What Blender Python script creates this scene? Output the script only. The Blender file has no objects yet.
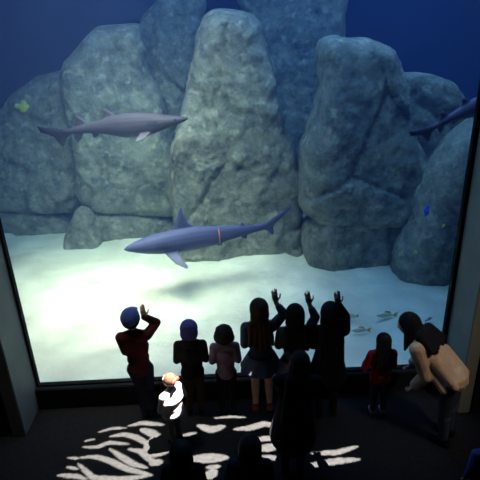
import bpy, bmesh, math, random
import numpy as np
from mathutils import Vector, Matrix, Euler, noise
from mathutils.bvhtree import BVHTree
from math import sin, cos, pi, radians, exp, sqrt

# ------------------------------------------------------------------ camera, world, lights, exposure
C = bpy.context.scene
col = C.collection
PITCH, ROLL, YAW, FPX = 0.39429, -0.037917, 0.017805, 480.0
CAM = Vector((0.0, -4.7, 4.0))
_f = Vector((sin(YAW)*cos(PITCH), cos(YAW)*cos(PITCH), -sin(PITCH)))
_r = Vector((cos(YAW), -sin(YAW), 0)); _u = _r.cross(_f)
CR = _r*cos(ROLL) + _u*sin(ROLL); CU = -_r*sin(ROLL) + _u*cos(ROLL); CF = _f
cd = bpy.data.cameras.new('camera'); cd.sensor_width = 36; cd.lens = 36*FPX/480; cd.clip_end = 100
cam = bpy.data.objects.new('camera', cd); col.objects.link(cam)
m = Matrix((CR, CU, -CF)).transposed().to_4x4(); m.translation = CAM
cam.matrix_world = m
C.camera = cam

def at(px, py, Y):
    """the point of the depth plane y = Y (metres) seen at this place of the photograph"""
    d = CF + CR*((px-240)/FPX) + CU*((240-py)/FPX)
    return CAM + d*((Y-CAM.y)/d.y)

C.view_settings.view_transform = 'Standard'; C.view_settings.look = 'None'
C.view_settings.gamma = 1; C.view_settings.use_curve_mapping = False
C.view_settings.exposure = 0.0
C.cycles.use_denoising = True
C.cycles.max_bounces = 6; C.cycles.transparent_max_bounces = 16; C.cycles.volume_bounces = 1
C.cycles.sample_clamp_indirect = 4.0

w = bpy.data.worlds.new('world'); C.world = w; w.use_nodes = True
w.node_tree.nodes['Background'].inputs[0].default_value = (0.05, 0.07, 0.10, 1)
w.node_tree.nodes['Background'].inputs[1].default_value = 0.02

def aim(o, to):
    o.rotation_euler = (Vector(to)-o.location).to_track_quat('-Z', 'Y').to_euler()
def spot(name, loc, to, power, color, size, blend=1.0, radius=0.1):
    l = bpy.data.lights.new(name, 'SPOT'); l.energy = power; l.color = color
    l.spot_size = radians(size); l.spot_blend = blend; l.shadow_soft_size = radius
    o = bpy.data.objects.new(name, l); col.objects.link(o); o.location = loc; aim(o, to); return o
def area(name, loc, to, power, color, sx, sy):
    l = bpy.data.lights.new(name, 'AREA'); l.energy = power; l.color = color
    l.shape = 'RECTANGLE'; l.size = sx; l.size_y = sy
    o = bpy.data.objects.new(name, l); col.objects.link(o); o.location = loc; aim(o, to); return o

# tank lights hang over the water
spot('tank_floodlight', (-2.5, 1.1, 5.9), (-1.8, 2.0, 0), 6400, (1.0, 0.87, 0.66), 47, 1.0, 2.0)
spot('tank_floodlight', (-1.3, 0.7, 6.0), (-1.5, 4.1, 1.0), 2000, (0.92, 1.0, 0.78), 66, 1.0, 1.4)
area('tank_skylight', (0.6, 2.2, 6.3), (0.3, 3.2, 0), 420, (0.24, 0.50, 1.0), 10, 4)
# dim ceiling spot behind the visitors on the right
spot('room_downlight', (3.9, -3.2, 6.0), (2.0, -0.75, 0.8), 330, (1.0, 0.84, 0.68), 21, 1.0, 0.15)
BEAM = Vector((0.5, -0.62, 5.45)); BEAM_TO = Vector((-0.2, -0.95, 0))
spot('added_streak_spot', BEAM, BEAM_TO, 36000, (1.0, 0.89, 0.76), 50, 0.15, 0.0016)  # added source, out of view, standing in for the rippled light on the floor

# ------------------------------------------------------------------ helpers
def mat(name, color, rough=0.8, spec=0.3, var=0.15, scale=8.0, bump=0.0, bscale=30.0, metal=0.0):
    ma = bpy.data.materials.new(name); ma.use_nodes = True
    nt = ma.node_tree; n = nt.nodes; b = n['Principled BSDF']
    b.inputs['Roughness'].default_value = rough; b.inputs['Specular IOR Level'].default_value = spec
    b.inputs['Metallic'].default_value = metal
    tc = n.new('ShaderNodeTexCoord'); no = n.new('ShaderNodeTexNoise'); no.inputs['Scale'].default_value = scale
    no.inputs['Detail'].default_value = 4
    nt.links.new(tc.outputs['Object'], no.inputs['Vector'])
    r = n.new('ShaderNodeValToRGB')
    r.color_ramp.elements[0].position = 0.3; r.color_ramp.elements[1].position = 0.7
    r.color_ramp.elements[0].color = tuple(c*(1-var) for c in color)+(1,)
    r.color_ramp.elements[1].color = tuple(min(1, c*(1+var)) for c in color)+(1,)
    nt.links.new(no.outputs['Fac'], r.inputs['Fac']); nt.links.new(r.outputs['Color'], b.inputs['Base Color'])
    if bump:
        n2 = n.new('ShaderNodeTexNoise'); n2.inputs['Scale'].default_value = bscale; n2.inputs['Detail'].default_value = 6
        bp = n.new('ShaderNodeBump'); bp.inputs['Strength'].default_value = bump; bp.inputs['Distance'].default_value = 0.05
        nt.links.new(tc.outputs['Object'], n2.inputs['Vector']); nt.links.new(n2.outputs['Fac'], bp.inputs['Height'])
        nt.links.new(bp.outputs['Normal'], b.inputs['Normal'])
    return ma

def tag(o, label=None, cat=None, group=None, kind=None):
    if label: o['label'] = label
    if cat: o['category'] = cat
    if group: o['group'] = group
    if kind: o['kind'] = kind
    return o
def link_mesh(name, me, ma, parent=None):
    o = bpy.data.objects.new(name, me); col.objects.link(o)
    if ma: me.materials.clear(); me.materials.append(ma)
    if parent: o.parent = parent
    return o
def from_bm(name, bm, ma, parent=None, smooth=False):
    me = bpy.data.meshes.new(name); bm.to_mesh(me); bm.free()
    if smooth:
        for p in me.polygons: p.use_smooth = True
    return link_mesh(name, me, ma, parent)
def empty(name, loc, rz=0):
    o = bpy.data.objects.new(name, None); col.objects.link(o); o.location = loc; o.rotation_euler = (0, 0, rz)
    o.empty_display_size = 0.1; return o
def box(bm, lo, hi, bev=0.0):
    vs = bmesh.ops.create_cube(bm, size=1)['verts']
    for v in vs:
        v.co = Vector((lo[i]+(v.co[i]+0.5)*(hi[i]-lo[i]) for i in range(3)))
    if bev:
        es = {e for v in vs for e in v.link_edges}
        bmesh.ops.bevel(bm, geom=list(es), offset=bev, segments=2, affect='EDGES')
def structure(name, lo, hi, ma, bev=0.0):
    bm = bmesh.new(); box(bm, lo, hi, bev)
    return tag(from_bm(name, bm, ma), kind='structure')
def capsule(bm, a, ra, b, rb, seg=12):
    a, b = Vector(a), Vector(b); d = b-a; L = d.length
    z = d/L if L > 1e-6 else Vector((0, 0, 1))
    x = z.orthogonal().normalized(); y = z.cross(x)
    rings = []
    prof = [(-ra*cos(t), ra*sin(t)) for t in (0.35, 0.8, 1.25)] + [(0, ra), (L, rb)] + [(L+rb*sin(t), rb*cos(t)) for t in (0.35, 0.8, 1.25)]
    for h, r in prof:
        rings.append([bm.verts.new(a+z*h+x*(r*cos(2*pi*k/seg))+y*(r*sin(2*pi*k/seg))) for k in range(seg)])
    for i in range(len(rings)-1):
        for k in range(seg):
            bm.faces.new((rings[i][k], rings[i][(k+1) % seg], rings[i+1][(k+1) % seg], rings[i+1][k]))
    bm.faces.new(list(reversed(rings[0]))); bm.faces.new(rings[-1])
def ellipsoid(bm, c, r, rot=None, sub=2):
    M = Matrix.Translation(Vector(c)) @ (rot.to_4x4() if rot else Matrix.Identity(4)) @ Matrix.Diagonal((r[0], r[1], r[2], 1))
    bmesh.ops.create_icosphere(bm, subdivisions=sub, radius=1, matrix=M)
def fuse(name, bm, voxel, ma, parent=None, smooth=2, sfac=0.5):
    """melt overlapping closed shapes into one continuous skin"""
    bmesh.ops.recalc_face_normals(bm, faces=bm.faces)
    me = bpy.data.meshes.new(name); bm.to_mesh(me); bm.free()
    t = bpy.data.objects.new('tmp', me); col.objects.link(t)
    r = t.modifiers.new('r', 'REMESH'); r.mode = 'VOXEL'; r.voxel_size = voxel; r.use_smooth_shade = True
    if smooth:
        s = t.modifiers.new('s', 'SMOOTH'); s.factor = sfac; s.iterations = smooth
    dg = bpy.context.evaluated_depsgraph_get()
    m2 = bpy.data.meshes.new_from_object(t.evaluated_get(dg)); m2.name = name
    bpy.data.objects.remove(t); bpy.data.meshes.remove(me)
    for p in m2.polygons: p.use_smooth = True
    return link_mesh(name, m2, ma, parent)
def copy_tree(o, parent=None):
    c = o.copy(); col.objects.link(c); c.parent = parent
    for ch in list(o.children): copy_tree(ch, c)
    return c

# ------------------------------------------------------------------ the room
M = {}
M['wall'] = mat('dark_wall', (0.012, 0.015, 0.018), 0.85, 0.2, 0.2, 3)
M['floor'] = mat('dark_carpet', (0.0175, 0.0185, 0.0205), 0.95, 0.1, 0.25, 25, 0.2, 200)
M['jamb'] = mat('painted_jamb', (0.30, 0.32, 0.27), 0.6, 0.35, 0.12, 3)
M['gasket'] = mat('black_rubber', (0.008, 0.008, 0.008), 0.7, 0.2, 0.1)
XL, XR, SILL, TOP = -2.387, 2.451, 0.304, 5.0
floor = structure('floor', (-5, -7, -0.2), (5, 0.0, 0.0), M['floor'])
structure('ceiling', (-5, -7, 6.6), (5, 0.0, 6.8), M['wall'])
structure('wall_back', (-5.2, -7.2, -0.2), (5.2, -7.0, 6.8), M['wall'])
structure('wall_left', (-5.2, -7, -0.2), (-5.0, 0.0, 6.8), M['wall'])
structure('wall_right', (5.0, -7, -0.2), (5.2, 0.0, 6.8), M['wall'])
# front wall around the opening: it stands proud of the glass by the depth of the jambs
structure('wall_front_left', (-5, -0.50, 0), (XL-0.16, 0.0, 6.6), M['wall'])
structure('wall_front_right', (XR+0.16, -0.52, 0), (5, 0.0, 6.6), M['wall'])
structure('wall_front_below', (XL-0.03, -0.09, 0), (XR+0.03, 0.0, SILL-0.02), M['wall'], 0.01)
structure('wall_front_above', (XL-0.16, -0.14, TOP), (XR+0.16, 0.0, 6.6), M['wall'])
structure('trim_1', (XL-0.16, -0.51, 0), (XL-0.012, -0.005, TOP), M['jamb'], 0.008)
structure('trim_2', (XR+0.012, -0.50, 0), (XR+0.16, -0.005, TOP), M['jamb'], 0.008)
# black gaskets round the pane
structure('trim_3', (XL-0.03, -0.03, SILL-0.03), (XL+0.015, 0.03, TOP), M['gasket'])
structure('trim_4', (XR-0.03, -0.03, SILL-0.03), (XR+0.035, 0.03, TOP), M['gasket'])
structure('trim_5', (XL+0.016, -0.03, SILL-0.03), (XR-0.031, 0.03, SILL), M['gasket'])
g = bpy.data.materials.new('acrylic_glass'); g.use_nodes = True
nt = g.node_tree; nt.nodes.clear()
o_ = nt.nodes.new('ShaderNodeOutputMaterial'); mx = nt.nodes.new('ShaderNodeMixShader'); tr = nt.nodes.new('ShaderNodeBsdfTransparent')
gl = nt.nodes.new('ShaderNodeBsdfGlossy'); fr = nt.nodes.new('ShaderNodeFresnel'); gl.inputs['Roughness'].default_value = 0.02
fr.inputs['IOR'].default_value = 1.33
mm = nt.nodes.new('ShaderNodeMath'); mm.operation = 'MULTIPLY'; mm.inputs[1].default_value = 0.5
nt.links.new(fr.outputs[0], mm.inputs[0]); nt.links.new(mm.outputs[0], mx.inputs[0])
nt.links.new(tr.outputs[0], mx.inputs[1]); nt.links.new(gl.outputs[0], mx.inputs[2]); nt.links.new(mx.outputs[0], o_.inputs['Surface'])
structure('window_1', (XL-0.02, 0.035, SILL-0.03), (XR+0.02, 0.06, TOP), g)

# ------------------------------------------------------------------ the tank
M['tankwall'] = mat('tank_back_paint', (0.04, 0.065, 0.20), 0.9, 0.1, 0.15, 0.6)
structure('wall_tank_back', (-8.2, 9.0, -0.3), (8.2, 9.2, 5.6), M['tankwall'])
structure('wall_tank_left', (-8.2, 0.3, -0.3), (-8.0, 9.0, 5.6), M['tankwall'])
structure('wall_tank_right', (8.0, 0.3, -0.3), (8.2, 9.0, 5.6), M['tankwall'])
wm = bpy.data.materials.new('sea_water'); wm.use_nodes = True
nt = wm.node_tree; nt.nodes.clear()
o_ = nt.nodes.new('ShaderNodeOutputMaterial'); ad = nt.nodes.new('ShaderNodeAddShader')
va = nt.nodes.new('ShaderNodeVolumeAbsorption'); vs_ = nt.nodes.new('ShaderNodeVolumeScatter')
va.inputs['Color'].default_value = (0.45, 0.74, 0.88, 1); va.inputs['Density'].default_value = 0.10
vs_.inputs['Color'].default_value = (0.22, 0.42, 1.0, 1); vs_.inputs['Density'].default_value = 0.022
nt.links.new(va.outputs[0], ad.inputs[0]); nt.links.new(vs_.outputs[0], ad.inputs[1]); nt.links.new(ad.outputs[0], o_.inputs['Volume'])
bm = bmesh.new(); box(bm, (-7.95, 0.09, -0.1), (7.95, 8.95, 5.4))
tag(from_bm('tank_water', bm, wm), 'clear blue sea water filling the tank behind the big window', 'water', kind='stuff')

def sand_z(x, y):
    z = 0.20 + 0.10*noise.fractal(Vector((x*0.5, y*0.5, 3.1)), 1.0, 2.0, 3)
    z += 0.035*noise.noise(Vector((x*1.4+0.8*y, y*3.2, 7.7)))
    t = min(1.0, max(0.0, (y-0.1)/0.9)); return SILL-0.05 + (z-(SILL-0.05))*t
bm = bmesh.new(); nx, ny = 300, 180
grid = [[bm.verts.new((-8+16*i/nx, 0.09+8.9*j/ny, sand_z(-8+16*i/nx, 0.09+8.9*j/ny))) for i in range(nx+1)] for j in range(ny+1)]
for j in range(ny):
    for i in range(nx): bm.faces.new((grid[j][i], grid[j][i+1], grid[j+1][i+1], grid[j+1][i]))
M['sand'] = mat('pale_sand', (0.64, 0.68, 0.54), 0.95, 0.1, 0.20, 1.5, 0.8, 6)
tag(from_bm('sand_bed', bm, M['sand'], smooth=True), 'pale rippled sand covering the bottom of the tank', 'sand', kind='stuff')

def rock_mat(name, c1, c2, c3):
    ma = bpy.data.materials.new(name); ma.use_nodes = True; nt = ma.node_tree; n = nt.nodes; b = n['Principled BSDF']
    b.inputs['Roughness'].default_value = 0.95; b.inputs['Specular IOR Level'].default_value = 0.1
    tc = n.new('ShaderNodeTexCoord')
    a = n.new('ShaderNodeTexNoise'); a.inputs['Scale'].default_value = 2.2; a.inputs['Detail'].default_value = 12; a.inputs['Roughness'].default_value = 0.78
    r = n.new('ShaderNodeValToRGB'); r.color_ramp.elements[0].position = 0.36; r.color_ramp.elements[1].position = 0.66
    r.color_ramp.elements[0].color = c1+(1,); r.color_ramp.elements[1].color = c2+(1,)
    s = n.new('ShaderNodeTexNoise'); s.inputs['Scale'].default_value = 5.5; s.inputs['Detail'].default_value = 5
    r2 = n.new('ShaderNodeValToRGB'); r2.color_ramp.elements[0].position = 0.56; r2.color_ramp.elements[1].position = 0.70
    r2.color_ramp.elements[0].color = (0, 0, 0, 1); r2.color_ramp.elements[1].color = (0.6, 0.6, 0.6, 1)
    mi = n.new('ShaderNodeMix'); mi.data_type = 'RGBA'
    nt.links.new(tc.outputs['Object'], a.inputs['Vector']); nt.links.new(tc.outputs['Object'], s.inputs['Vector'])
    nt.links.new(a.outputs['Fac'], r.inputs['Fac']); nt.links.new(s.outputs['Fac'], r2.inputs['Fac'])
    nt.links.new(r2.outputs['Color'], mi.inputs[0]); nt.links.new(r.outputs['Color'], mi.inputs[6]); mi.inputs[7].default_value = c3+(1,)
    nt.links.new(mi.outputs[2], b.inputs['Base Color'])
    h = n.new('ShaderNodeTexNoise'); h.inputs['Scale'].default_value = 7; h.inputs['Detail'].default_value = 10; h.inputs['Roughness'].default_value = 0.7
    bp = n.new('ShaderNodeBump'); bp.inputs['Strength'].default_value = 0.9; bp.inputs['Distance'].default_value = 0.12
    nt.links.new(tc.outputs['Object'], h.inputs['Vector']); nt.links.new(h.outputs['Fac'], bp.inputs['Height']); nt.links.new(bp.outputs['Normal'], b.inputs['Normal'])
    return ma
M['rock'] = rock_mat('algae_covered_rock', (0.09, 0.11, 0.105), (0.38, 0.40, 0.31), (0.55, 0.56, 0.42))

def chaikin(P, n=1):
    for _ in range(n):
        Q = []
        for i in range(len(P)):
            a, b = P[i], P[(i+1) % len(P)]
            Q += [(a[0]*.8+b[0]*.2, a[1]*.8+b[1]*.2), (a[0]*.2+b[0]*.8, a[1]*.2+b[1]*.8)]
        P = Q
    return P
def rock(name, outline, Y, T, w, label, seed, group=None, step=0.05, crack=1.0, amp=1.0, soft=2, parent=None, ma=None):
    W = [at(px, py, Y) for px, py in outline]
    P = np.array(chaikin([(p.x, p.z) for p in W], soft))
    A_, B_ = P, np.roll(P, -1, 0)
    x0, z0 = P.min(0)-step; x1, z1 = P.max(0)+step
    xs = np.arange(x0, x1+step, step); zs = np.arange(z0, z1+step, step)
    X, Z = np.meshgrid(xs, zs); Q = np.stack([X.ravel(), Z.ravel()], 1)
    best = np.full(len(Q), 1e9); near = np.zeros_like(Q); ins = np.zeros(len(Q), bool)
    for a, b in zip(A_, B_):
        d = b-a; t = np.clip(((Q-a)@d)/max(d@d, 1e-12), 0, 1); q = a+t[:, None]*d
        dd = np.hypot(*(Q-q).T); k = dd < best; best[k] = dd[k]; near[k] = q[k]
        c = ((a[1] > Q[:, 1]) != (b[1] > Q[:, 1]))
        with np.errstate(divide='ignore', invalid='ignore'):
            xi = a[0]+(Q[:, 1]-a[1])/(b[1]-a[1])*(b[0]-a[0])
        ins ^= c & (Q[:, 0] < xi)
    nxx, nzz = len(xs), len(zs)
    cells = []
    for j in range(nzz-1):
        for i in range(nxx-1):
            ids = (j*nxx+i, j*nxx+i+1, (j+1)*nxx+i+1, (j+1)*nxx+i)
            if any(ins[k] for k in ids): cells.append(ids)
    used = sorted({k for c in cells for k in c})
    cx, cz = P.mean(0); base = Vector((cx, Y, max(0.0, P[:, 1].min())))
    bm = bmesh.new(); F, K = {}, {}
    so = Vector((seed*11.3, seed*5.7, seed*3.1))
    for k in used:
        if ins[k]: x, z = Q[k]; d = best[k]
        else: x, z = near[k]; d = 0.0
        f = sqrt(max(0.0, 1-(1-min(d/w, 1))**2.6))
        p = Vector((x*0.75, z*0.45, 0))+so
        dist, pts = noise.voronoi(p)
        e = dist[1]-dist[0]
        cell = noise.cell(pts[0]*7.31)
        big = noise.fractal(Vector((x*0.8, z*0.6, seed)), 1.0, 2.0, 3)
        fine = noise.fractal(Vector((x*2.6, z*2.2, seed+9)), 0.8, 2.0, 4)
        rough = noise.fractal(Vector((x*6.5, z*6.5, seed+3)), 0.7, 2.0, 3)
        off = T*f + f*amp*(0.06*(cell-0.5) + 0.08*big + 0.055*fine + 0.03*rough) - crack*0.06*exp(-(e/0.028)**2)*min(1, d/0.15)
        jx = 0.05*fine*amp
        dx, dz = x-cx+jx, z+0.05*noise.noise(Vector((x*2, z*2, seed+4)))*amp
        F[k] = bm.verts.new((dx, -max(off, 0.0 if d == 0 else 0.02), dz-base.z))
        K[k] = F[k] if d == 0 else bm.verts.new((dx, 0.7*T*f, dz-base.z))
    for c in cells:
        for T_, rev in ((F, False), (K, True)):
            v = [T_[k] for k in c]
            u = []
            for q in v:
                if q not in u: u.append(q)
            if rev: u.reverse()
            if len(u) >= 3:
                try: bm.faces.new(u)
                except ValueError: pass
    bmesh.ops.recalc_face_normals(bm, faces=bm.faces)
    o = from_bm(name, bm, ma or M['rock'], parent, smooth=True)
    o.location = base
    if label: tag(o, label, 'rock', group)
    return o
rock('boulder', [(-60, 140), (-30, 108), (0, 110), (10, 98), (20, 88), (38, 76), (66, 68), (92, 90), (86, 150), (84, 205), (80, 213), (-60, 207)], 5.8, 0.55, 0.4,
     'broad rounded boulder at the far left of the tank carrying the yellow-green sponge', 1)
rock('rock_slab', [(-70, 199), (82, 206), (76, 270), (-70, 270)], 5.9, 0.62, 0.2, 'low block under the far left boulder, resting on the sand', 2)
rock('boulder', [(60, 78), (66, 60), (76, 48), (92, 32), (104, 25), (140, 22), (146, 34), (150, 70), (162, 90), (170, 120), (182, 160), (184, 200), (182, 215), (78, 212), (76, 150)], 5.25, 0.6, 0.35,
     'tall domed boulder second from the left, behind the upper grey shark', 3)
rock('rock_slab', [(84, 204), (184, 208), (190, 275), (64, 275), (74, 235)], 5.3, 0.68, 0.2, 'wide low block under the second boulder, left of the blue shark', 4)
rock('rock_slab', [(78, 206), (92, 208), (102, 230), (106, 275), (62, 275), (66, 232)], 4.75, 0.30, 0.2, 'small pointed greenish stone leaning at the gap between the two left boulders', 14)
rock('standing_rock', [(138, 34), (142, 14), (156, 2), (170, -30), (208, -40), (206, 12), (196, 60), (190, 110), (184, 200), (190, 290), (158, 280), (150, 110)], 6.1, 0.45, 0.3,
     'dark upright rock in the recess between the left boulders and the central pillar', 5)
rock('standing_rock', [(190, 66), (196, 34), (204, 15), (214, 8), (240, 9), (258, 14), (270, 50), (278, 90), (288, 128), (298, 160), (303, 200), (304, 300), (166, 300), (176, 230), (168, 196), (170, 150), (182, 110)], 4.05, 0.62, 0.35,
     'tall pale central rock pillar rising behind the blue shark', 6)
rock('standing_rock', [(225, -60), (350, -60), (340, 100), (330, 300), (285, 300), (262, 100)], 6.4, 0.35, 0.3,
     'dark back rock in the deep cleft between the central pillar and the big right-hand rock', 7)
rock('standing_rock', [(298, 150), (306, 128), (312, 108), (320, 74), (313, 56), (318, 40), (332, 34), (345, 38), (366, 38), (388, 46), (397, 58), (403, 78), (406, 118), (416, 140), (425, 158), (424, 178), (412, 206), (402, 226), (299, 224)], 3.55, 0.62, 0.35,
     'big grey rock right of centre with a rounded shoulder towards the right', 8)
rock('rock_slab', [(300, 205), (406, 207), (398, 240), (394, 310), (303, 310)], 3.62, 0.66, 0.2, 'dark squared block under the big right-hand rock, resting on the sand', 9)
rock('boulder', [(396, 76), (404, 71), (440, 75), (456, 80), (468, 110), (480, 150), (470, 240), (410, 300), (400, 180)], 4.3, 0.3, 0.2,
     'flat-topped dark rock behind the swimming shark at the far right', 10)
rock('boulder', [(486, 108), (520, 90), (560, 330), (392, 330), (392, 268), (398, 244), (414, 208), (428, 170), (446, 138)], 2.75, 0.66, 0.4,
     'sloping boulder at the right edge of the window, nearest to the glass', 11)
M['coral_yellow'] = mat('yellow_sponge', (0.55, 0.62, 0.12), 0.9, 0.1, 0.3, 20, 0.5, 40)
M['coral_blue'] = mat('blue_sponge', (0.04, 0.12, 0.75), 0.9, 0.1, 0.3, 20, 0.5, 40)
M['coral_pale'] = mat('pale_sponge', (0.55, 0.62, 0.60), 0.9, 0.1, 0.3, 20, 0.5, 40)
def sponge(px, py, Y, r, key, label, seed):
    rnd = random.Random(seed); bm = bmesh.new()
    for k in range(9):
        a = rnd.uniform(0, 2*pi); q = rnd.uniform(0, 0.75)*r; s = r*rnd.uniform(.32, .55)
        ellipsoid(bm, (q*cos(a), rnd.uniform(-.3, .1)*r, q*sin(a)), (s, s*.8, s*rnd.uniform(.8, 1.2)))
    o = fuse('sponge', bm, r/10, M[key])
    d = (at(px, py, Y)-CAM).normalized(); best = None
    for q in [q for q in col.objects if q.get('category') == 'rock']:     # seat it on the rock face behind it
        k = BVHTree.FromPolygons([v.co+q.location for v in q.data.vertices], [p.vertices[:] for p in q.data.polygons]).ray_cast(CAM, d)
        if k[0] and (best is None or k[3] < best[3]): best = k
    o.location = best[0] if best else at(px, py, Y)
    return tag(o, label, 'sponge')
sponge(22, 107, 5.12, 0.14, 'coral_yellow', 'yellow-green sponge on the far left boulder', 1)
sponge(427, 211, 2.02, 0.10, 'coral_blue', 'bright blue sponge on the right-edge boulder', 2)
sponge(443, 226, 1.98, 0.035, 'coral_yellow', 'small yellowish sponge right of the blue sponge', 3)
sponge(416, 253, 1.98, 0.04, 'coral_yellow', 'small yellowish sponge low on the right-edge boulder', 4)
sponge(455, 238, 1.97, 0.035, 'coral_blue', 'small dark blue sponge at the right edge of the window', 5)

# ------------------------------------------------------------------ fish
def fin(bm, pts, th, mapf):
    """closed lens-shaped fin from an outline; mapf maps (u, v, w) to space"""
    c = Vector((sum(p[0] for p in pts)/len(pts), sum(p[1] for p in pts)/len(pts)))
    rim = [bm.verts.new(mapf(p[0], p[1], 0)) for p in pts]
    a = [bm.verts.new(mapf(c.x+(p[0]-c.x)*.6, c.y+(p[1]-c.y)*.6, th)) for p in pts]
    b = [bm.verts.new(mapf(c.x+(p[0]-c.x)*.6, c.y+(p[1]-c.y)*.6, -th)) for p in pts]
    n = len(pts)
    for i in range(n):
        j = (i+1) % n
        bm.faces.new((rim[i], rim[j], a[j], a[i])); bm.faces.new((rim[j], rim[i], b[i], b[j]))
    bm.faces.new(a); bm.faces.new(list(reversed(b)))
def shark_mat(name, top, belly, zb, tip=None, xt=-2.0):
    ma = bpy.data.materials.new(name); ma.use_nodes = True; nt = ma.node_tree; n = nt.nodes; b = n['Principled BSDF']
    b.inputs['Roughness'].default_value = 0.6; b.inputs['Specular IOR Level'].default_value = 0.25
    tc = n.new('ShaderNodeTexCoord'); s = n.new('ShaderNodeSeparateXYZ'); no = n.new('ShaderNodeTexNoise'); no.inputs['Scale'].default_value = 9
    ad = n.new('ShaderNodeMath'); ad.operation = 'MULTIPLY_ADD'; ad.inputs[1].default_value = 0.05
    mr = n.new('ShaderNodeMapRange'); mr.inputs[1].default_value = zb-0.03; mr.inputs[2].default_value = zb+0.05
    mi = n.new('ShaderNodeMix'); mi.data_type = 'RGBA'; mi.inputs[6].default_value = belly+(1,); mi.inputs[7].default_value = top+(1,)
    nt.links.new(tc.outputs['Object'], s.inputs[0]); nt.links.new(tc.outputs['Object'], no.inputs['Vector'])
    nt.links.new(no.outputs['Fac'], ad.inputs[0]); nt.links.new(s.outputs['Z'], ad.inputs[2])
    nt.links.new(ad.outputs[0], mr.inputs[0]); nt.links.new(mr.outputs[0], mi.inputs[0])
    if tip:      # darker skin towards the tail
        m2 = n.new('ShaderNodeMapRange'); m2.inputs[1].default_value = xt-0.15; m2.inputs[2].default_value = xt+0.45
        m3 = n.new('ShaderNodeMix'); m3.data_type = 'RGBA'; m3.inputs[6].default_value = tip+(1,)
        nt.links.new(s.outputs['X'], m2.inputs[0]); nt.links.new(m2.outputs[0], m3.inputs[0]); nt.links.new(mi.outputs[2], m3.inputs[7])
        nt.links.new(m3.outputs[2], b.inputs['Base Color']); return ma
    nt.links.new(mi.outputs[2], b.inputs['Base Color']); return ma
def shark(name, label, loc, rot, L, ma, stations, dorsals, tail, pect, bend=0.0, ventral=()):
    """nose at x = 0, tail towards -x; unit lengths are scaled by L"""
    def P(x, y, z): return Vector((x*L, (y+bend*x*x)*L, z*L))
    root = empty(name, loc); root.rotation_euler = rot
    bm = bmesh.new(); rings = []; seg = 16
    for t, hh, hw, zc in stations:
        rings.append([bm.verts.new(P(-t, hw*cos(2*pi*k/seg), zc+hh*1.2*sin(2*pi*k/seg))) for k in range(seg)])
    for i in range(len(rings)-1):
        for k in range(seg): bm.faces.new((rings[i][k], rings[i][(k+1) % seg], rings[i+1][(k+1) % seg], rings[i+1][k]))
    bm.faces.new(rings[0]); bm.faces.new(rings[-1])
    for pts in list(dorsals)+[tail]+list(ventral):
        fin(bm, pts, 0.006, lambda u, v, w_: P(-u, w_, v))
    for s in (-1, 1):      # pectoral pair: outline given as (t, span)
        fin(bm, pect[0], 0.006, lambda u, v, w_, s=s: P(-u, s*v*cos(pect[1]), pect[2]-v*sin(pect[1])+w_))
    body = fuse('body', bm, 0.0115, ma, root, 2)
    st = min(stations, key=lambda q: abs(q[0]-.07))
    for s in (-1, 1):
        b2 = bmesh.new(); ellipsoid(b2, P(-.072, s*st[2]*.93, st[3]+st[1]*.25), (.014*L/2.6, .008, .014*L/2.6), sub=2)
        from_bm('eye', b2, M['eye'], root, True)
    for s in (-1, 1):
      b2 = bmesh.new()
      if True:
        for k in range(5):
            t = .185+.014*k; q = min(stations, key=lambda q: abs(q[0]-t))
            box(b2, P(-t-.0015, s*q[2]*.985-.003, q[3]-q[1]*.45), P(-t+.0015, s*q[2]*.985+.003, q[3]+q[1]*.35))
      go = from_bm('gill_slits', b2, M['gill'], root)
    tag(root, label, 'shark'); return root
M['eye'] = mat('black_eye', (0.01, 0.01, 0.012), 0.2, 0.5, 0.1)
M['gill'] = mat('dark_gill', (0.03, 0.035, 0.06), 0.8, 0.2, 0.1)
ST = [(.0, .004, .004, -.004), (.02, .014, .018, -.002), (.06, .026, .033, 0), (.12, .040, .045, 0), (.20, .052, .052, 0), (.30, .060, .052, .0), (.40, .061, .048, 0),
      (.52, .050, .038, 0), (.64, .035, .025, .002), (.74, .022, .015, .004), (.80, .018, .011, .006), (.84, .018, .008, .010)]
TAIL = [(.80, .012), (.84, .034), (.90, .068), (.97, .104), (1.0, .118), (.985, .092), (.935, .050), (.885, .012), (.872, -.015), (.878, -.052), (.868, -.055), (.838, -.022), (.80, -.004)]
DORS = [(.265, .045), (.29, .085), (.315, .140), (.340, .195), (.352, .200), (.358, .155), (.378, .105), (.42, .066), (.415, .040), (.32, .035)]
PECT = ([(.20, .02), (.30, .02), (.305, .06), (.325, .12), (.345, .165), (.33, .175), (.27, .13), (.225, .06)], 0.62, -.022)
nose2, end2 = at(124, 249, 2.15), at(292, 205, 2.65)
d2 = end2-nose2; L2 = d2.length/1.007
# nose points to -x, so the axis is turned half a circle
s2 = shark('grey_shark', 'blue-grey shark swimming left just above the sand, tall dorsal fin and orange tag band', nose2,
      (0, 0, 0), L2, shark_mat('shark_blue_grey', (0.06, 0.075, 0.17), (0.12, 0.14, 0.21), -0.14), ST, [DORS, [(.655, .03), (.675, .052), (.695, .062), (.70, .045), (.72, .026), (.69, .02)]],
      TAIL, PECT, 0.0, [[(.665, -.025), (.69, -.045), (.715, -.058), (.715, -.04), (.725, -.018), (.69, -.01)], [(.50, -.045), (.54, -.07), (.565, -.072), (.565, -.04), (.52, -.03)]])
b2 = bmesh.new()
for k in range(24):
    a0, a1 = 2*pi*k/24, 2*pi*(k+1)/24
    capsule(b2, (-.545*L2, .038*L2*cos(a0), .050*L2*sin(a0)), .008, (-.545*L2, .038*L2*cos(a1), .050*L2*sin(a1)), .008, 6)
tb = from_bm('tag_band', b2, mat('orange_tag', (0.75, 0.22, 0.12), 0.6), s2, True); tb['label'] = 'orange tag band round the rear body'
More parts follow.
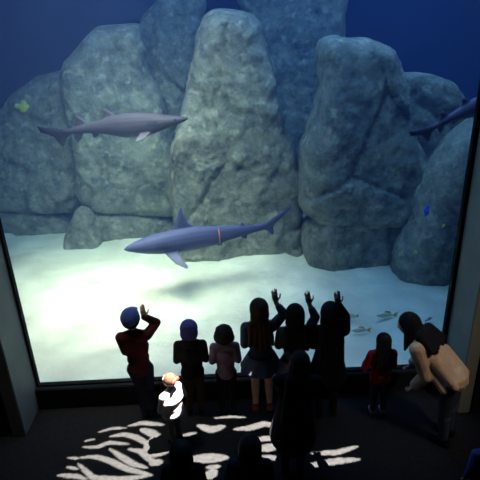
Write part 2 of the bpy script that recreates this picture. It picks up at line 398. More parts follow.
def orient(root, nose, end, dz_unit):
    """put the nose at one point and the upper tail tip at the other"""
    d = (nose-end); yaw = math.atan2(d.y, d.x); pit = math.atan2(d.z, math.hypot(d.x, d.y))
    root.location = nose
    root.rotation_euler = (0, -pit-math.atan(dz_unit) if True else 0, yaw)
orient(s2, nose2, end2, 0.118)
root1n, root1e = at(188, 119, 3.0), at(37, 128, 3.5)
L1 = (root1n-root1e).length
ST1 = [(.0, .005, .006, .004), (.03, .014, .022, .002), (.08, .024, .034, 0), (.14, .034, .042, -.002), (.22, .052, .050, -.004), (.32, .062, .054, -.004), (.42, .062, .050, -.002),
       (.54, .041, .036, .004), (.66, .025, .024, .002), (.76, .016, .015, -.004), (.82, .014, .010, -.008)]
TAIL1 = [(.78, .010), (.86, .022), (.93, .034), (1.0, .050), (.985, .004), (.93, -.014), (.90, -.030), (.875, -.070), (.858, -.100), (.838, -.092), (.812, -.045), (.78, -.026)]
s1 = shark('grey_shark', 'slender brownish-purple shark swimming right in front of the second boulder', root1n, (0, 0, 0), L1,
      shark_mat('shark_brown_purple', (0.055, 0.05, 0.07), (0.12, 0.11, 0.13), -0.16, (0.012, 0.013, 0.02), -2.2), ST1,
      [[(.44, .04), (.465, .075), (.50, .108), (.53, .112), (.53, .08), (.55, .04), (.50, .03)], [(.645, .02), (.665, .056), (.70, .085), (.725, .086), (.725, .05), (.745, .016), (.69, .01)]],
      TAIL1, ([(.22, .02), (.30, .02), (.31, .06), (.335, .11), (.32, .125), (.27, .10), (.235, .06)], 0.7, -.02), 0.0,
      [[(.57, -.03), (.60, -.055), (.63, -.062), (.635, -.04), (.63, -.02), (.59, -.015)], [(.685, -.012), (.71, -.056), (.745, -.082), (.76, -.05), (.76, -.01), (.72, -.005)]])
orient(s1, root1n, root1e, 0.036)
e3 = at(408, 133, 1.35); n3 = at(523, 86, 1.75); L3 = (n3-e3).length
s3 = shark('grey_shark', 'dark purplish shark at the far right, head hidden behind the window jamb', n3, (0, 0, 0), L3,
      shark_mat('shark_dark_purple', (0.10, 0.09, 0.16), (0.16, 0.15, 0.22), -0.03), ST1,
      [[(.44, .04), (.465, .075), (.50, .108), (.53, .112), (.53, .08), (.55, .04), (.50, .03)], [(.645, .02), (.665, .056), (.70, .085), (.725, .086), (.725, .05), (.745, .016), (.69, .01)]],
      TAIL1, ([(.22, .02), (.30, .02), (.31, .06), (.335, .11), (.32, .125), (.27, .10), (.235, .06)], 0.7, -.02), 0.0,
      [[(.57, -.03), (.60, -.055), (.63, -.062), (.635, -.04), (.63, -.02), (.59, -.015)], [(.685, -.012), (.71, -.056), (.745, -.082), (.76, -.05), (.76, -.01), (.72, -.005)]])
orient(s3, n3, e3, 0.036)

M['fish_white'] = mat('silver_fish', (0.75, 0.78, 0.70), 0.5, 0.4, 0.1)
M['fish_yellow'] = mat('yellow_fin', (0.75, 0.70, 0.12), 0.6, 0.2, 0.1)
M['fish_pink'] = mat('pink_fish', (0.65, 0.42, 0.48), 0.6, 0.2, 0.1)
def small_fish(px, py, L, label, body='fish_white', tail='fish_yellow', rz=0.0, tilt=0.0):
    p = at(px, py, 1.0); y = 1.0
    for _ in range(12):                # settle onto the sand bed
        p = at(px, py, y); zz = sand_z(p.x, p.y)+0.07
        y += (p.z-zz)*1.2
    root = empty('small_fish', p, rz); root.rotation_euler = (0, tilt, rz)
    bm = bmesh.new(); rings = []
    for t, h, w_ in ((0, .01, .01), (.08, .06, .04), (.22, .12, .07), (.4, .14, .075), (.6, .10, .05), (.75, .05, .025), (.8, .04, .015)):
        rings.append([bm.verts.new(((.45-t)*L, w_*L*cos(2*pi*k/12), h*L*sin(2*pi*k/12))) for k in range(12)])
    for i in range(6):
        for k in range(12): bm.faces.new((rings[i][k], rings[i][(k+1) % 12], rings[i+1][(k+1) % 12], rings[i+1][k]))
    bm.faces.new(rings[0]); bm.faces.new(rings[-1])
    bmesh.ops.recalc_face_normals(bm, faces=bm.faces)
    from_bm('body', bm, M[body], root, True)
    bm = bmesh.new(); fin(bm, [(-.33, .03), (-.42, .10), (-.55, .15), (-.50, 0), (-.55, -.15), (-.42, -.10), (-.33, -.03)], .008*L, lambda u, v, w_: Vector((u*L, w_, v*L)))
    from_bm('tail_fin', bm, M[tail], root)
    bm = bmesh.new(); fin(bm, [(.15, .12), (.05, .20), (-.15, .18), (-.25, .07)], .006*L, lambda u, v, w_: Vector((u*L, w_, v*L)))
    from_bm('dorsal_fin', bm, M[tail], root)
    for s in (-1, 1):
        bm = bmesh.new(); ellipsoid(bm, (.36*L, s*.042*L, .02*L), (.018*L, .012*L, .018*L), sub=1)
        from_bm('eye', bm, M['eye'], root)
    return tag(root, label, 'fish', 'small fish over the sand')
small_fish(351, 317, .22, 'small white fish with yellow tail nearest to the tallest raised-arm visitor', rz=pi+.2)
small_fish(386, 315, .34, 'longest white and yellow fish above the red-shirted child', rz=pi+.15, tilt=-.1)
small_fish(360, 330, .30, 'pale fish nearest to the glass, left of the red-shirted child', rz=pi+.1, tilt=-.1)
small_fish(429, 319, .18, 'faint pinkish fish above the bending visitor', 'fish_pink', 'fish_pink', rz=.6)

# ------------------------------------------------------------------ people
SK = {}
def cloth(name, c, rough=0.9): 
    if name not in M: M[name] = mat(name, c, rough, 0.15, 0.12, 14, 0.25, 90)
    return M[name]
M['skin'] = mat('skin', (0.42, 0.26, 0.19), 0.6, 0.3, 0.05, 20)
M['skin_brown'] = mat('skin_brown', (0.24, 0.14, 0.10), 0.6, 0.3, 0.05, 20)
M['hair_black'] = mat('hair_black', (0.010, 0.009, 0.009), 0.75, 0.2, 0.3, 60, 0.3, 120)
M['hair_brown'] = mat('hair_brown', (0.05, 0.026, 0.015), 0.75, 0.2, 0.3, 60, 0.3, 120)
M['white_of_eye'] = mat('white_of_eye', (0.6, 0.6, 0.6), 0.3, 0.4, 0.02)
M['lip'] = mat('lip', (0.30, 0.10, 0.09), 0.6, 0.3, 0.05)

def hand(bm, wr, d, n, h, curl=0.5, point=False, thumb_side=1, k=1.0):
    """palm, four unequal fingers bent at the knuckles and a thumb leaving the side of the palm"""
    d = Vector(d).normalized(); n = (Vector(n)-d*Vector(n).dot(d)).normalized(); s = d.cross(n)*thumb_side
    u = h*0.105*k      # hand length
    R = Matrix((s, n, d)).transposed()
    ellipsoid(bm, wr+d*u*.30, (u*.23, u*.105, u*.33), R)
    ellipsoid(bm, wr+d*u*.46, (u*.235, u*.09, u*.14), R)
    for q, (o, L, sp) in enumerate(((.16, .44, .14), (.055, .50, .03), (-.055, .46, -.06), (-.155, .36, -.18))):
        c = 0.08 if (point and q == 0) else (0.95 if point and q > 1 else curl)
        a = wr+d*u*.52+s*(o*u)
        sp = sp*.3 if point else sp
        d1 = (d+s*sp+n*(c*.6)).normalized(); b = a+d1*(L*u*.5)
        d2 = (d+s*sp+n*(c*1.9)).normalized(); e = b+d2*(L*u*.30)
        d3 = (d*(1-c*.5)+n*(c*2.2)).normalized(); f_ = e+d3*(L*u*.22)
        r = u*.052
        capsule(bm, a-d*u*.15, r, b, r*.92, 8); capsule(bm, b, r*.92, e, r*.85, 8); capsule(bm, e, r*.85, f_, r*.75, 8)
    a = wr+d*u*.14+s*(u*.15); b = a+(s*.8+d*.7+n*.25).normalized()*u*.26; e = b+(s*.25+d*.9+n*.4).normalized()*u*.24
    capsule(bm, a, u*.075, b, u*.06, 8); capsule(bm, b, u*.06, e, u*.048, 8)

def person(label, loc, h, adult=False, rz=0.0, lean=0.0, side=0.0, arms=None, legs=None, look=(0, 0), top=None, bottom=None, hair='hair_black',
           hairstyle='short', skin='skin', dress=None, skirt=None, hat=None, shoes='shoe_dark', wide=1.0, hoodie=False, bow=None, mark=None, flare=False, sleeve=1.0, group=None):
    """root at the feet, the figure looks along its own +y; arms / legs hold joints in metres of the place (world)"""
    root = empty('person', loc, rz); tag(root, label, 'person', group)
    MW = Matrix.Translation(Vector(loc)) @ Matrix.Rotation(rz, 4, 'Z'); inv = MW.inverted()
    hip = Vector((0, 0, .49*h)) if adult else Vector((0, 0, .46*h))
    RL = Matrix.Rotation(side, 4, 'Y') @ Matrix.Rotation(-lean, 4, 'X')
    def U(x, y, z): return hip + (RL @ (Vector((x, y, z))*h - hip))      # upper body, given in body heights
    hr = (.060, .072, .073) if adult else ((.064, .075, .076) if h > 1.3 else (.069, .079, .080))
    hr = tuple(q*h for q in hr)
    zc = .925 if adult else .908
    sh = .100*(.5+.5*wide) if adult else .094*(.5+.5*wide); zs = .80 if adult else .775; zn = .845 if adult else .815
    headc = U(0, .012, zc)
    HR = (Matrix.Rotation(look[1], 3, 'Z') @ RL.to_3x3() @ Matrix.Rotation(look[0], 3, 'X')) if lean < .3 else Matrix.Rotation(look[1], 3, 'Z') @ Matrix.Rotation(look[0], 3, 'X')
    def Hd(x, y, z): return headc + HR @ Vector((x*hr[0], y*hr[1], z*hr[2]))
    wrist = {}; J = {}
    for s, nm in ((-1, 'L'), (1, 'R')):
        S_ = U(s*sh, 0, zs-.014)
        E_ = U(s*(sh+.035), -.015, zs-.175); W_ = U(s*(sh+.02), .05, zs-.325); D_ = None
        if arms and nm in arms:
            a = arms[nm]; E_ = inv @ Vector(a[0]); W_ = inv @ Vector(a[1])
            if len(a) > 2: D_ = (inv.to_3x3() @ Vector(a[2]))
        if D_ is None: D_ = (W_-E_).normalized()*.8+Vector((0, 0, -.3))
        # keep the arm's bones at human lengths
        La, Lb = .17*h, .145*h
        v = E_-S_; E_ = S_+v.normalized()*min(max(v.length, La*.72), La*1.12)
        v = W_-E_; W_ = E_+v.normalized()*min(max(v.length, Lb*.75), Lb*1.12)
        J[nm] = (S_, E_, W_, D_)
    G = {}
    for s, nm in ((-1, 'L'), (1, 'R')):
        Hp = Vector((s*.048*h, 0, hip.z)); Kn = Vector((s*.052*h, .012*h, .255*h)); An = Vector((s*.055*h, -.01*h, .045*h))
        if legs and nm in legs:
            Kn = inv @ Vector(legs[nm][0]); An = inv @ Vector(legs[nm][1])
        G[nm] = (Hp, Kn, An)
    def torso(bm, g):
        ellipsoid(bm, hip+Vector((0, 0, .015*h)), ((.078*wide)*h+g, .062*h*wide+g, .075*h+g))
        ellipsoid(bm, U(0, .004, .58 if adult else .56), ((.070*wide)*h+g, .056*h*wide+g, .095*h+g), RL.to_3x3())
        ellipsoid(bm, U(0, 0, .69 if adult else .665), ((.084*wide)*h+g, .058*h*wide+g, .10*h+g), RL.to_3x3())
        for s in (-1, 1): capsule(bm, U(0, 0, zs+.002), .040*h+g, U(s*sh*.85, 0, zs-.020), .034*h+g)
    def arm(bm, nm, g, f=1.0):
        S_, E_, W_, D_ = J[nm]
        capsule(bm, S_, .033*h+g, E_, .025*h+g)
        if f > 0.5: capsule(bm, E_, .025*h+g, E_.lerp(W_, f if f < 1 else .98), .0175*h+g)
    def leg(bm, nm, g, f=1.0):
        Hp, Kn, An = G[nm]
        capsule(bm, Hp, .052*h+g, Kn, .033*h+g); capsule(bm, Kn+Vector((0, -.004*h, -.03*h)), .034*h+g, Kn.lerp(An, f), .021*h+g)
    # body: one continuous skin
    bm = bmesh.new(); torso(bm, 0)
    capsule(bm, U(0, 0, zn-.04), .036*h, U(0, .01, zn+.025), .027*h if adult else .029*h)
    ellipsoid(bm, headc, hr, HR, 3)
    ellipsoid(bm, Hd(0, .28, -.55), (hr[0]*.62, hr[1]*.58, hr[2]*.45), HR, 3)
    ellipsoid(bm, Hd(0, .98, -.12), (hr[0]*.15, hr[1]*.20, hr[2]*.17), HR); ellipsoid(bm, Hd(0, .93, .1), (hr[0]*.09, hr[1]*.10, hr[2]*.22), HR)
    for s in (-1, 1): ellipsoid(bm, Hd(s*1.0, -.02, -.08), (hr[0]*.11, hr[1]*.20, hr[2]*.26), HR)
    for nm, ts in (('L', 1), ('R', -1)):
        arm(bm, nm, 0); leg(bm, nm, 0)
        S_, E_, W_, D_ = J[nm]
        nrm = Vector((0, 1, 0)) if abs(D_.normalized().y) < .8 else Vector((0, 0, -1))
        pt = bool(arms and nm in arms and len(arms[nm]) > 3)
        hand(bm, W_, D_, nrm, h, 0.25 if pt else 0.5, pt, -ts if False else ts)
        Hp, Kn, An = G[nm]
        capsule(bm, An+Vector((0, -.01*h, -.018*h)), .022*h, An+Vector((0, .075*h, -.026*h)), .018*h)
    fuse('body', bm, 0.0062 if h > 1 else 0.005, M[skin], root, 2)
    # face
    for s in (-1, 1):
        b2 = bmesh.new(); ellipsoid(b2, Hd(s*.36, .86, .06), (hr[0]*.135, hr[1]*.09, hr[2]*.075), HR); e = from_bm('eye', b2, M['white_of_eye'], root, True)
        b2 = bmesh.new(); ellipsoid(b2, Hd(s*.36, .93, .06), (hr[0]*.065, hr[1]*.04, hr[2]*.065), HR); from_bm('iris', b2, M['eye'], e, True)
    b2 = bmesh.new(); ellipsoid(b2, Hd(0, .84, -.50), (hr[0]*.26, hr[1]*.08, hr[2]*.07), HR); from_bm('mouth', b2, M['lip'], root, True)
    # clothes
    g = .011*h
    if top:
        bm = bmesh.new(); torso(bm, g)
        capsule(bm, U(0, 0, zn-.05), .036*h+g, U(0, .003, zn-.022), .032*h+g)
        for nm in 'LR': arm(bm, nm, g*(1.8 if flare else .9), sleeve)
        if hoodie:
            ellipsoid(bm, U(0, -.06, zn-.005), (.062*h, .045*h, .045*h))
        if flare:
            for q in range(6): capsule(bm, U((q-2.5)*.030, -.030, .66), .045*h, U((q-2.5)*.038, -.040+.008*(q % 2), .48), (.036 if q % 2 else .024)*h)
            for q in range(4): capsule(bm, U((q-1.5)*.05, .03, .62), .04*h, U((q-1.5)*.06, .04, .49), .032*h)
        fuse('jacket' if hoodie else 'shirt', bm, 0.010, M[top], root, 1 if flare else 3)
    if dress:
        bm = bmesh.new(); torso(bm, g*1.2)
        for nm in 'LR': arm(bm, nm, g*1.2, sleeve)
        capsule(bm, U(0, 0, .56), .085*h*wide, Vector((0, 0, dress[1]*h)), .115*h*wide, 20)
        capsule(bm, U(0, 0, zn-.05), .036*h+g, U(0, .003, zn-.022), .032*h+g)
        fuse('coat', bm, 0.011, M[dress[0]], root, 3)
    if skirt:
        bm = bmesh.new(); seg = 36; zt, zb = .53*h, skirt[1]*h
        rings = []
        for q in range(9):
            t = q/8; z = zt+(zb-zt)*t; r = (.085+.055*t)*h*wide
            rings.append([bm.verts.new((r*(1+.05*t*cos(9*2*pi*k/seg))*cos(2*pi*k/seg), r*.85*(1+.05*t*cos(9*2*pi*k/seg))*sin(2*pi*k/seg), z)) for k in range(seg)])
        for i in range(8):
            for k in range(seg): bm.faces.new((rings[i][k], rings[i][(k+1) % seg], rings[i+1][(k+1) % seg], rings[i+1][k]))
        o = from_bm('skirt', bm, M[skirt[0]], root, True)
        sm = o.modifiers.new('s', 'SOLIDIFY'); sm.thickness = 0.006
    if bottom:
        bm = bmesh.new(); ellipsoid(bm, hip+Vector((0, 0, .005*h)), (.080*h*wide+g*.5, .064*h*wide+g*.5, .062*h))
        for nm in 'LR': leg(bm, nm, g*.7, .93)
        fuse('trousers', bm, 0.010, M[bottom], root, 2)
    for nm in 'LR':
        Hp, Kn, An = G[nm]; b2 = bmesh.new()
        capsule(b2, An+Vector((0, -.016*h, -.014*h)), .029*h, An+Vector((0, .078*h, -.021*h)), .023*h)
        ellipsoid(b2, An+Vector((0, -.01*h, .0)), (.028*h, .032*h, .03*h))
        sho = fuse('shoe', b2, 0.007, M[shoes], root, 1)
        for v in sho.data.vertices: v.co.z = max(v.co.z, .002)
    # hair
    bm = bmesh.new()
    ellipsoid(bm, Hd(0, -.16, .12), (hr[0]*1.10, hr[1]*1.02, hr[2]*1.06), HR, 3)
    if hairstyle in ('long', 'longer', 'loose', 'bob', 'fall'):
        for s in (-1, 1): capsule(bm, Hd(s*.80, -.25, .1), hr[0]*.32, Hd(s*.85, -.30, -.95), hr[0]*.30)
        ellipsoid(bm, Hd(0, -.50, -.45), (hr[0]*1.05, hr[1]*.66, hr[2]*.95), HR, 3)
    if hairstyle == 'bob':
        ellipsoid(bm, Hd(0, -.35, -.05), (hr[0]*1.35, hr[1]*1.0, hr[2]*1.05), HR, 3)
        for q in range(11):
            a = pi*q/10; ellipsoid(bm, Hd(1.05*cos(a), -.3-.55*sin(a), -.45-.15*sin(q*1.7)), (hr[0]*.42,)*3)
        for q in range(9):
            a = 2*pi*q/9; ellipsoid(bm, Hd(.8*cos(a), -.2+.6*sin(a), .55), (hr[0]*.38,)*3)
    if hairstyle in ('long', 'longer', 'loose'):
        Lh = {'long': .62, 'longer': .50, 'loose': .58}[hairstyle]
        for k in range(5):
            x = (k-2)*.030; capsule(bm, U(x, -.058, .84 if adult else .82), .030*h, U(x*1.35, -.085, Lh+.02*abs(k-2)), .017*h)
    if hairstyle == 'fall':      # hanging forward and down past a bent head
        dn = Vector((0, 0, -1))
        for k in range(7):
            x = (k-3)*.30; a = Hd(x, .05-.1*abs(x), -.2); capsule(bm, a, hr[0]*.36, a+dn*(.15*h)+Vector((0, -.01*k*h*.2, 0)), hr[0]*.16)
        capsule(bm, headc, hr[0]*.8, U(0, -.045, .80), hr[0]*.55)
        for q in range(7): capsule(bm, U((q-3)*.022, -.045, .83), .040*h, U((q-3)*.034, -.070, .735-.008*((q*5) % 3)), .020*h)
    if hairstyle == 'ponytail':
        ellipsoid(bm, Hd(0, -1.1, .35), (hr[0]*.3,)*3); capsule(bm, Hd(0, -1.2, .3), hr[0]*.3, Hd(0, -1.45, -.9), hr[0]*.14)
    ho = fuse('hair', bm, 0.009, M[hair], root, 2)
    if hat:
        kind, hm = hat; bm = bmesh.new()
        ellipsoid(bm, Hd(0, -.10, .28), (hr[0]*1.14, hr[1]*1.14, hr[2]*.98), HR, 3)
        if kind == 'cap':
            ellipsoid(bm, Hd(0, 1.05, .30), (hr[0]*.80, hr[1]*.62, hr[2]*.07), HR, 3); ellipsoid(bm, Hd(0, -.1, 1.26), (hr[0]*.1,)*3)
        if kind == 'hood':
            ellipsoid(bm, Hd(0, -.30, -.25), (hr[0]*1.15, hr[1]*1.0, hr[2]*1.0), HR, 3); ellipsoid(bm, Hd(0, -.55, .75), (hr[0]*.7, hr[1]*.6, hr[2]*.55), HR)
        if kind == 'beanie':
            ellipsoid(bm, Hd(0, -.10, -.08), (hr[0]*1.25, hr[1]*1.22, hr[2]*.30), HR, 3)
        fuse({'cap': 'cap', 'hood': 'hood', 'beanie': 'beanie'}[kind], bm, 0.008, M[hm], root, 2)
    if bow:
        bm = bmesh.new()
        for s in (-1, 1): ellipsoid(bm, Hd(bow[1]+s*.42, bow[2], bow[3]), (hr[0]*.50, hr[1]*.24, hr[2]*.44), HR)
        ellipsoid(bm, Hd(bow[1], bow[2]+.1, bow[3]), (hr[0]*.2,)*3)
        fuse('hair_bow', bm, 0.006, M[bow[0]], root, 1)
    if mark:
        bm = bmesh.new(); box(bm, U(mark[1]-.022, -.083, mark[2]-.015), U(mark[1]+.022, -.070, mark[2]+.015), .003)
        from_bm('printed_patch', bm, M[mark[0]], root)
    return root

cloth('cap_blue', (0.05, 0.09, 0.26)); cloth('hood_blue', (0.045, 0.055, 0.20)); cloth('maroon', (0.060, 0.011, 0.013)); cloth('dark_navy', (0.016, 0.02, 0.035))
cloth('black_cloth', (0.008, 0.008, 0.010)); cloth('brown_cloth', (0.05, 0.035, 0.02)); cloth('mauve', (0.16, 0.12, 0.17)); cloth('slate_cloth', (0.05, 0.07, 0.11))
cloth('grey_cloth', (0.07, 0.07, 0.08)); cloth('red_cloth', (0.42, 0.02, 0.022)); cloth('tan_cloth', (0.60, 0.38, 0.22)); cloth('white_cloth', (0.42, 0.42, 0.44))
M['tan_cloth'] = mat('tan_cloth2', (0.66, 0.47, 0.31), 0.9, 0.1, 0.10, 9, 0.45, 11)
cloth('denim', (0.05, 0.065, 0.09)); cloth('blue_cloth', (0.07, 0.09, 0.30)); cloth('shoe_dark', (0.012, 0.011, 0.012)); cloth('shoe_red', (0.22, 0.05, 0.03)); cloth('shoe_pale', (0.35, 0.34, 0.32)); cloth('bow_red', (0.75, 0.04, 0.03))

person('child in blue cap and maroon vest, right arm raised, leftmost at the window', (-1.09, -.26, 0), 1.42, arms={'R': ((-.90, -.17, 1.14), (-.985, -.20, 1.28), (-.12, .05, 1), 1), 'L': ((-1.23, -.27, .95), (-1.12, -.13, .86))},
       look=(.15, 0), side=-.05, top='maroon', sleeve=1.0, bottom='dark_navy', hat=('cap', 'cap_blue'), wide=1.12, shoes='shoe_dark', legs={'L': ((-1.10, -.25, .36), (-1.10, -.27, .064)), 'R': ((-1.02, -.25, .36), (-1.01, -.27, .064))})
person('child in dark blue hood standing second from the left at the window', (-.51, -.27, 0), 1.24, arms={'R': ((-.35, -.29, .76), (-.42, -.13, .72)), 'L': ((-.67, -.29, .76), (-.60, -.13, .72))},
       look=(.1, 0), top='black_cloth', bottom='brown_cloth', hat=('hood', 'hood_blue'), wide=1.3, hoodie=True)
person('small curly-haired child in mauve top between the blue hood and the crowd', (-.135, -.26, 0), 1.17, arms={'R': ((.01, -.31, .74), (-.05, -.17, .68)), 'L': ((-.28, -.31, .74), (-.21, -.17, .68))},
       look=(.05, 0), top='mauve', bottom='black_cloth', hairstyle='bob', hair='hair_black', wide=1.15)
person('long-haired girl in slate dress raising her right arm, leftmost of the three pointing together', (.27, -.26, 0), 1.48, side=-.03, arms={'R': ((.495, -.26, 1.24), (.445, -.24, 1.39), (-.12, .05, 1), 1), 'L': ((.09, -.31, .98), (.16, -.16, .92))},
       look=(.1, .3), top='slate_cloth', skirt=('slate_cloth', .40), hairstyle='long', hair='hair_brown', sleeve=.6, shoes='shoe_red', wide=1.15)
person('girl in grey top pointing up, middle of the three raised arms close together', (.63, -.34, 0), 1.44, arms={'R': ((.845, -.33, 1.25), (.785, -.30, 1.40), (-.2, .05, 1), 1), 'L': ((.46, -.33, .95), (.52, -.17, .92))},
       look=(.1, 0), top='grey_cloth', skirt=('grey_cloth', .40), hairstyle='long', hair='hair_black', sleeve=.6, shoes='shoe_red', wide=1.12)
person('figure in long black coat with right hand raised, tallest silhouette left of the red shirt', (.99, -.40, 0), 1.48, arms={'R': ((1.14, -.42, 1.28), (1.075, -.42, 1.42), (-.1, .05, 1), 1), 'L': ((.82, -.38, .95), (.90, -.18, .92))},
       look=(.1, 0), dress=('black_cloth', .40), bottom='black_cloth', hairstyle='longer', hair='hair_black', wide=1.22)
person('small child in red shirt with long dark hair, right of the crowd at the window', (1.57, -.43, 0), 1.08, arms={'R': ((1.71, -.42, .64), (1.64, -.26, .60)), 'L': ((1.38, -.42, .62), (1.44, -.26, .58))},
       look=(.1, .1), top='red_cloth', bottom='grey_cloth', hairstyle='long', hair='hair_black', shoes='shoe_pale', wide=1.32, mark=('white_cloth', -.01, .53))
person('long-haired visitor in tan jacket and dark trousers bending towards the window at the right', (2.16, -.86, 0), 1.58, adult=True, rz=.85, lean=.80, arms={'R': ((2.06, -.42, .80), (1.96, -.34, .62)), 'L': ((1.90, -.84, .78), (1.84, -.72, .62))},
       look=(-.45, .05), top='tan_cloth', bottom='denim', hairstyle='fall', hair='hair_black', wide=1.25, flare=True)
person('toddler in white shirt with red hair bow standing in the streaks of light', (-.70, -.70, 0), .90, rz=.9, arms={'R': ((-.57, -.55, .46), (-.72, -.50, .38)), 'L': ((-.83, -.80, .46), (-.84, -.68, .40))},
       look=(.05, .2), top='white_cloth', bottom='grey_cloth', hairstyle='short', hair='hair_brown', bow=('bow_red', -.05, -1.12, .38), wide=1.85)
person('long-haired visitor all in black standing behind the crowd, centre right', (.50, -1.17, 0), 1.42, adult=True, side=.09, arms={'L': ((.40, -1.10, .98), (.41, -.95, .89)), 'R': ((.80, -1.17, .95), (.76, -1.0, .85))},
       look=(.0, .1), dress=('black_cloth', .36), bottom='black_cloth', hairstyle='longer', hair='hair_black', wide=1.40)
person('dark-haired person in black in the foreground, left of two heads at the bottom edge', (-.47, -1.90, 0), 1.19, look=(0, .1), top='black_cloth', bottom='black_cloth', hairstyle='loose', hair='hair_black', wide=1.15)
person('dark-haired person in navy in the foreground, right of two heads at the bottom edge', (.04, -1.90, 0), 1.21, look=(0, -.1), top='dark_navy', bottom='black_cloth', hairstyle='long', hair='hair_black', wide=1.35, side=.05)
person('person in blue jacket at the bottom right corner, mostly outside the frame', (2.06, -1.75, 0), .98, look=(0, .1), top='blue_cloth', bottom='denim', hairstyle='short', hair='hair_black', wide=1.25)

# ------------------------------------------------------------------ added lamp and slotted plate, unseen, shaping the light on the floor
# every slot of the pattern plate is given by the streak it throws on the floor (metres)
STRIPES= [([(-1.27, -0.435), (-1.12, -0.395), (-0.87, -0.445)], 0.041), ([(-1.6, -0.51), (-1.45, -0.458), (-1.29, -0.463)], 0.025), ([(-1.12, -0.497), (-0.99, -0.558), (-0.86, -0.666)], 0.063), ([(-1.45, -0.576), (-1.29, -0.556), (-1.14, -0.618), (-0.99, -0.731), (-0.85, -0.755)], 0.045), ([(-1.71, -0.712), (-1.55, -0.723), (-1.45, -0.665), (-1.22, -0.701)], 0.034), ([(-1.72, -0.629), (-1.61, -0.607)], 0.018), ([(-1.41, -0.761), (-1.25, -0.883), (-1.13, -0.971), (-0.97, -1.034)], 0.045), ([(-1.21, -0.774), (-1.07, -0.812), (-0.96, -0.929), (-0.85, -0.989)], 0.045), ([(-1.83, -0.845), (-1.71, -0.866)], 0.023), ([(-1.7, -0.854), (-1.54, -0.85), (-1.38, -0.915), (-1.18, -1.033), (-0.91, -1.126)], 0.045), ([(-1.81, -0.967), (-1.68, -1.002)], 0.023), ([(-1.7, -0.935), (-1.58, -1.046), (-1.5, -1.127), (-1.2, -1.158), (-0.91, -1.126)], 0.045), ([(-1.87, -1.066), (-1.67, -1.091), (-1.56, -1.136)], 0.036), ([(-1.0, -0.596), (-0.8, -0.694)], 0.054), ([(-0.98, -0.763), (-0.79, -0.835)], 0.054), ([(-0.95, -0.977), (-0.83, -0.966)], 0.054), ([(-0.48, -0.48), (-0.33, -0.557), (-0.18, -0.514)], 0.063), ([(-0.07, -0.566), (0.1, -0.56), (0.27, -0.505), (0.45, -0.567)], 0.054), ([(-0.3, -0.38), (-0.1, -0.37), (0.1, -0.40)], 0.022), ([(0.14, -0.728), (0.41, -0.721)], 0.044), ([(0.19, -0.86), (0.39, -0.842)], 0.069), ([(0.21, -0.958), (0.46, -1.024)], 0.038), ([(0.28, -1.11), (0.5, -1.185)], 0.057), ([(-0.55, -0.947), (-0.15, -0.954)], 0.076), ([(-0.36, -1.07), (-0.23, -1.06)], 0.038), ([(-0.37, -1.185), (-0.27, -1.122)], 0.069), ([(-0.65, -0.621), (-0.49, -0.589)], 0.028), ([(0.22, -1.236), (0.29, -1.268)], 0.044), ([(0.73, -0.957), (0.98, -0.966), (1.22, -0.899)], 0.041), ([(0.64, -1.115), (0.96, -1.073), (1.2, -1.063)], 0.05)]
STRIPES.append(([(-.80, -.71), (-.90, -.75), (-.97, -.79)], .19))     # falls on the toddler's side
K = 0.88      # height of the plate between floor (0) and lamp (1)
def to_plate(x, y): return (BEAM.x+(x-BEAM.x)*(1-K), BEAM.y+(y-BEAM.y)*(1-K))
px0, px1, py0, py1 = -2.9, 2.3, -2.9, 0.45     # floor area the plate shades
NX, NY = 520, 335
gx = np.linspace(px0, px1, NX+1); gy = np.linspace(py0, py1, NY+1)
CX, CY = np.meshgrid((gx[:-1]+gx[1:])/2, (gy[:-1]+gy[1:])/2); openc = np.zeros(CX.shape, bool)
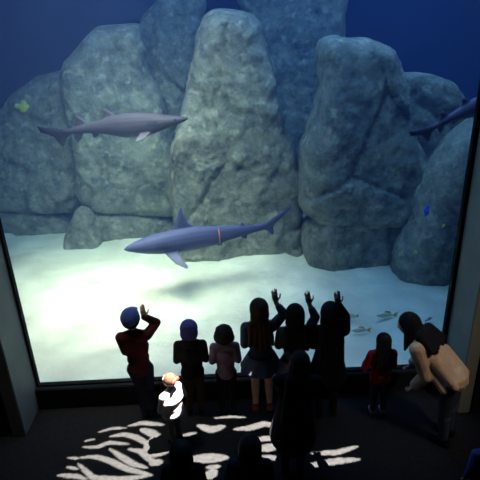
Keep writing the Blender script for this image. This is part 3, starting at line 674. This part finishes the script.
for L_, w_ in STRIPES:
    pts = np.array(L_, float); n_ = len(pts)
    # rounded path through the points, narrowing to both ends
    seg = np.hypot(*np.diff(pts, axis=0).T); cum = np.concatenate([[0], np.cumsum(seg)]); tt = np.linspace(0, cum[-1], 40)
    X_ = np.interp(tt, cum, pts[:, 0]); Y_ = np.interp(tt, cum, pts[:, 1])
    for _ in range(6):
        X_[1:-1] = (X_[:-2]+X_[1:-1]*2+X_[2:])/4; Y_[1:-1] = (Y_[:-2]+Y_[1:-1]*2+Y_[2:])/4
    for q in range(39):
        hw = w_*.72*(0.22+0.86*sin(pi*(q+.5)/39)**.7)
        a = np.array((X_[q], Y_[q])); b = np.array((X_[q+1], Y_[q+1])); d = b-a
        t = np.clip(((CX-a[0])*d[0]+(CY-a[1])*d[1])/(d@d+1e-12), 0, 1)
        openc |= np.hypot(CX-a[0]-t*d[0], CY-a[1]-t*d[1]) < hw
lamp = empty('added_streak_rig', (BEAM.x, BEAM.y, BEAM.z*K))
bm = bmesh.new(); V = {}
def vert(i, j):
    if (i, j) not in V:
        x, y = to_plate(gx[i], gy[j]); V[(i, j)] = bm.verts.new((x-BEAM.x, y-BEAM.y, 0))
    return V[(i, j)]
for j in range(NY):
    i = 0
    while i < NX:          # runs of closed cells become single strips
        if openc[j, i]: i += 1; continue
        k = i
        while k < NX and not openc[j, k]: k += 1
        bm.faces.new((vert(i, j), vert(k, j), vert(k, j+1), vert(i, j+1))); i = k
o = from_bm('added_slot_plate', bm, M['gasket'], lamp)
bm = bmesh.new()
x0, y0 = to_plate(px0, py0); x1, y1 = to_plate(px1, py1); x0 -= BEAM.x; x1 -= BEAM.x; y0 -= BEAM.y; y1 -= BEAM.y; hh = BEAM.z*(1-K)
for lo, hi in (((x0-.01, y0, -.01), (x0, y1, hh+.1)), ((x1, y0, -.01), (x1+.01, y1, hh+.1)), ((x0, y0-.01, -.01), (x1, y0, hh+.1)), ((x0, y1, -.01), (x1, y1+.01, hh+.1)), ((x0, y0, hh+.1), (x1, y1, hh+.11))):
    box(bm, lo, hi)
from_bm('added_light_box', bm, M['gasket'], lamp)  # added box, keeps the spot's light from spilling past the plate
bm = bmesh.new(); capsule(bm, (0, (y0+y1)/2, hh+.1), .02, (0, (y0+y1)/2, 6.6-BEAM.z*K-.02), .02); from_bm('added_hanger', bm, M['gasket'], lamp)
tag(lamp, 'added unseen lamp with a slotted plate throwing streaks of light on the floor', 'lamp')
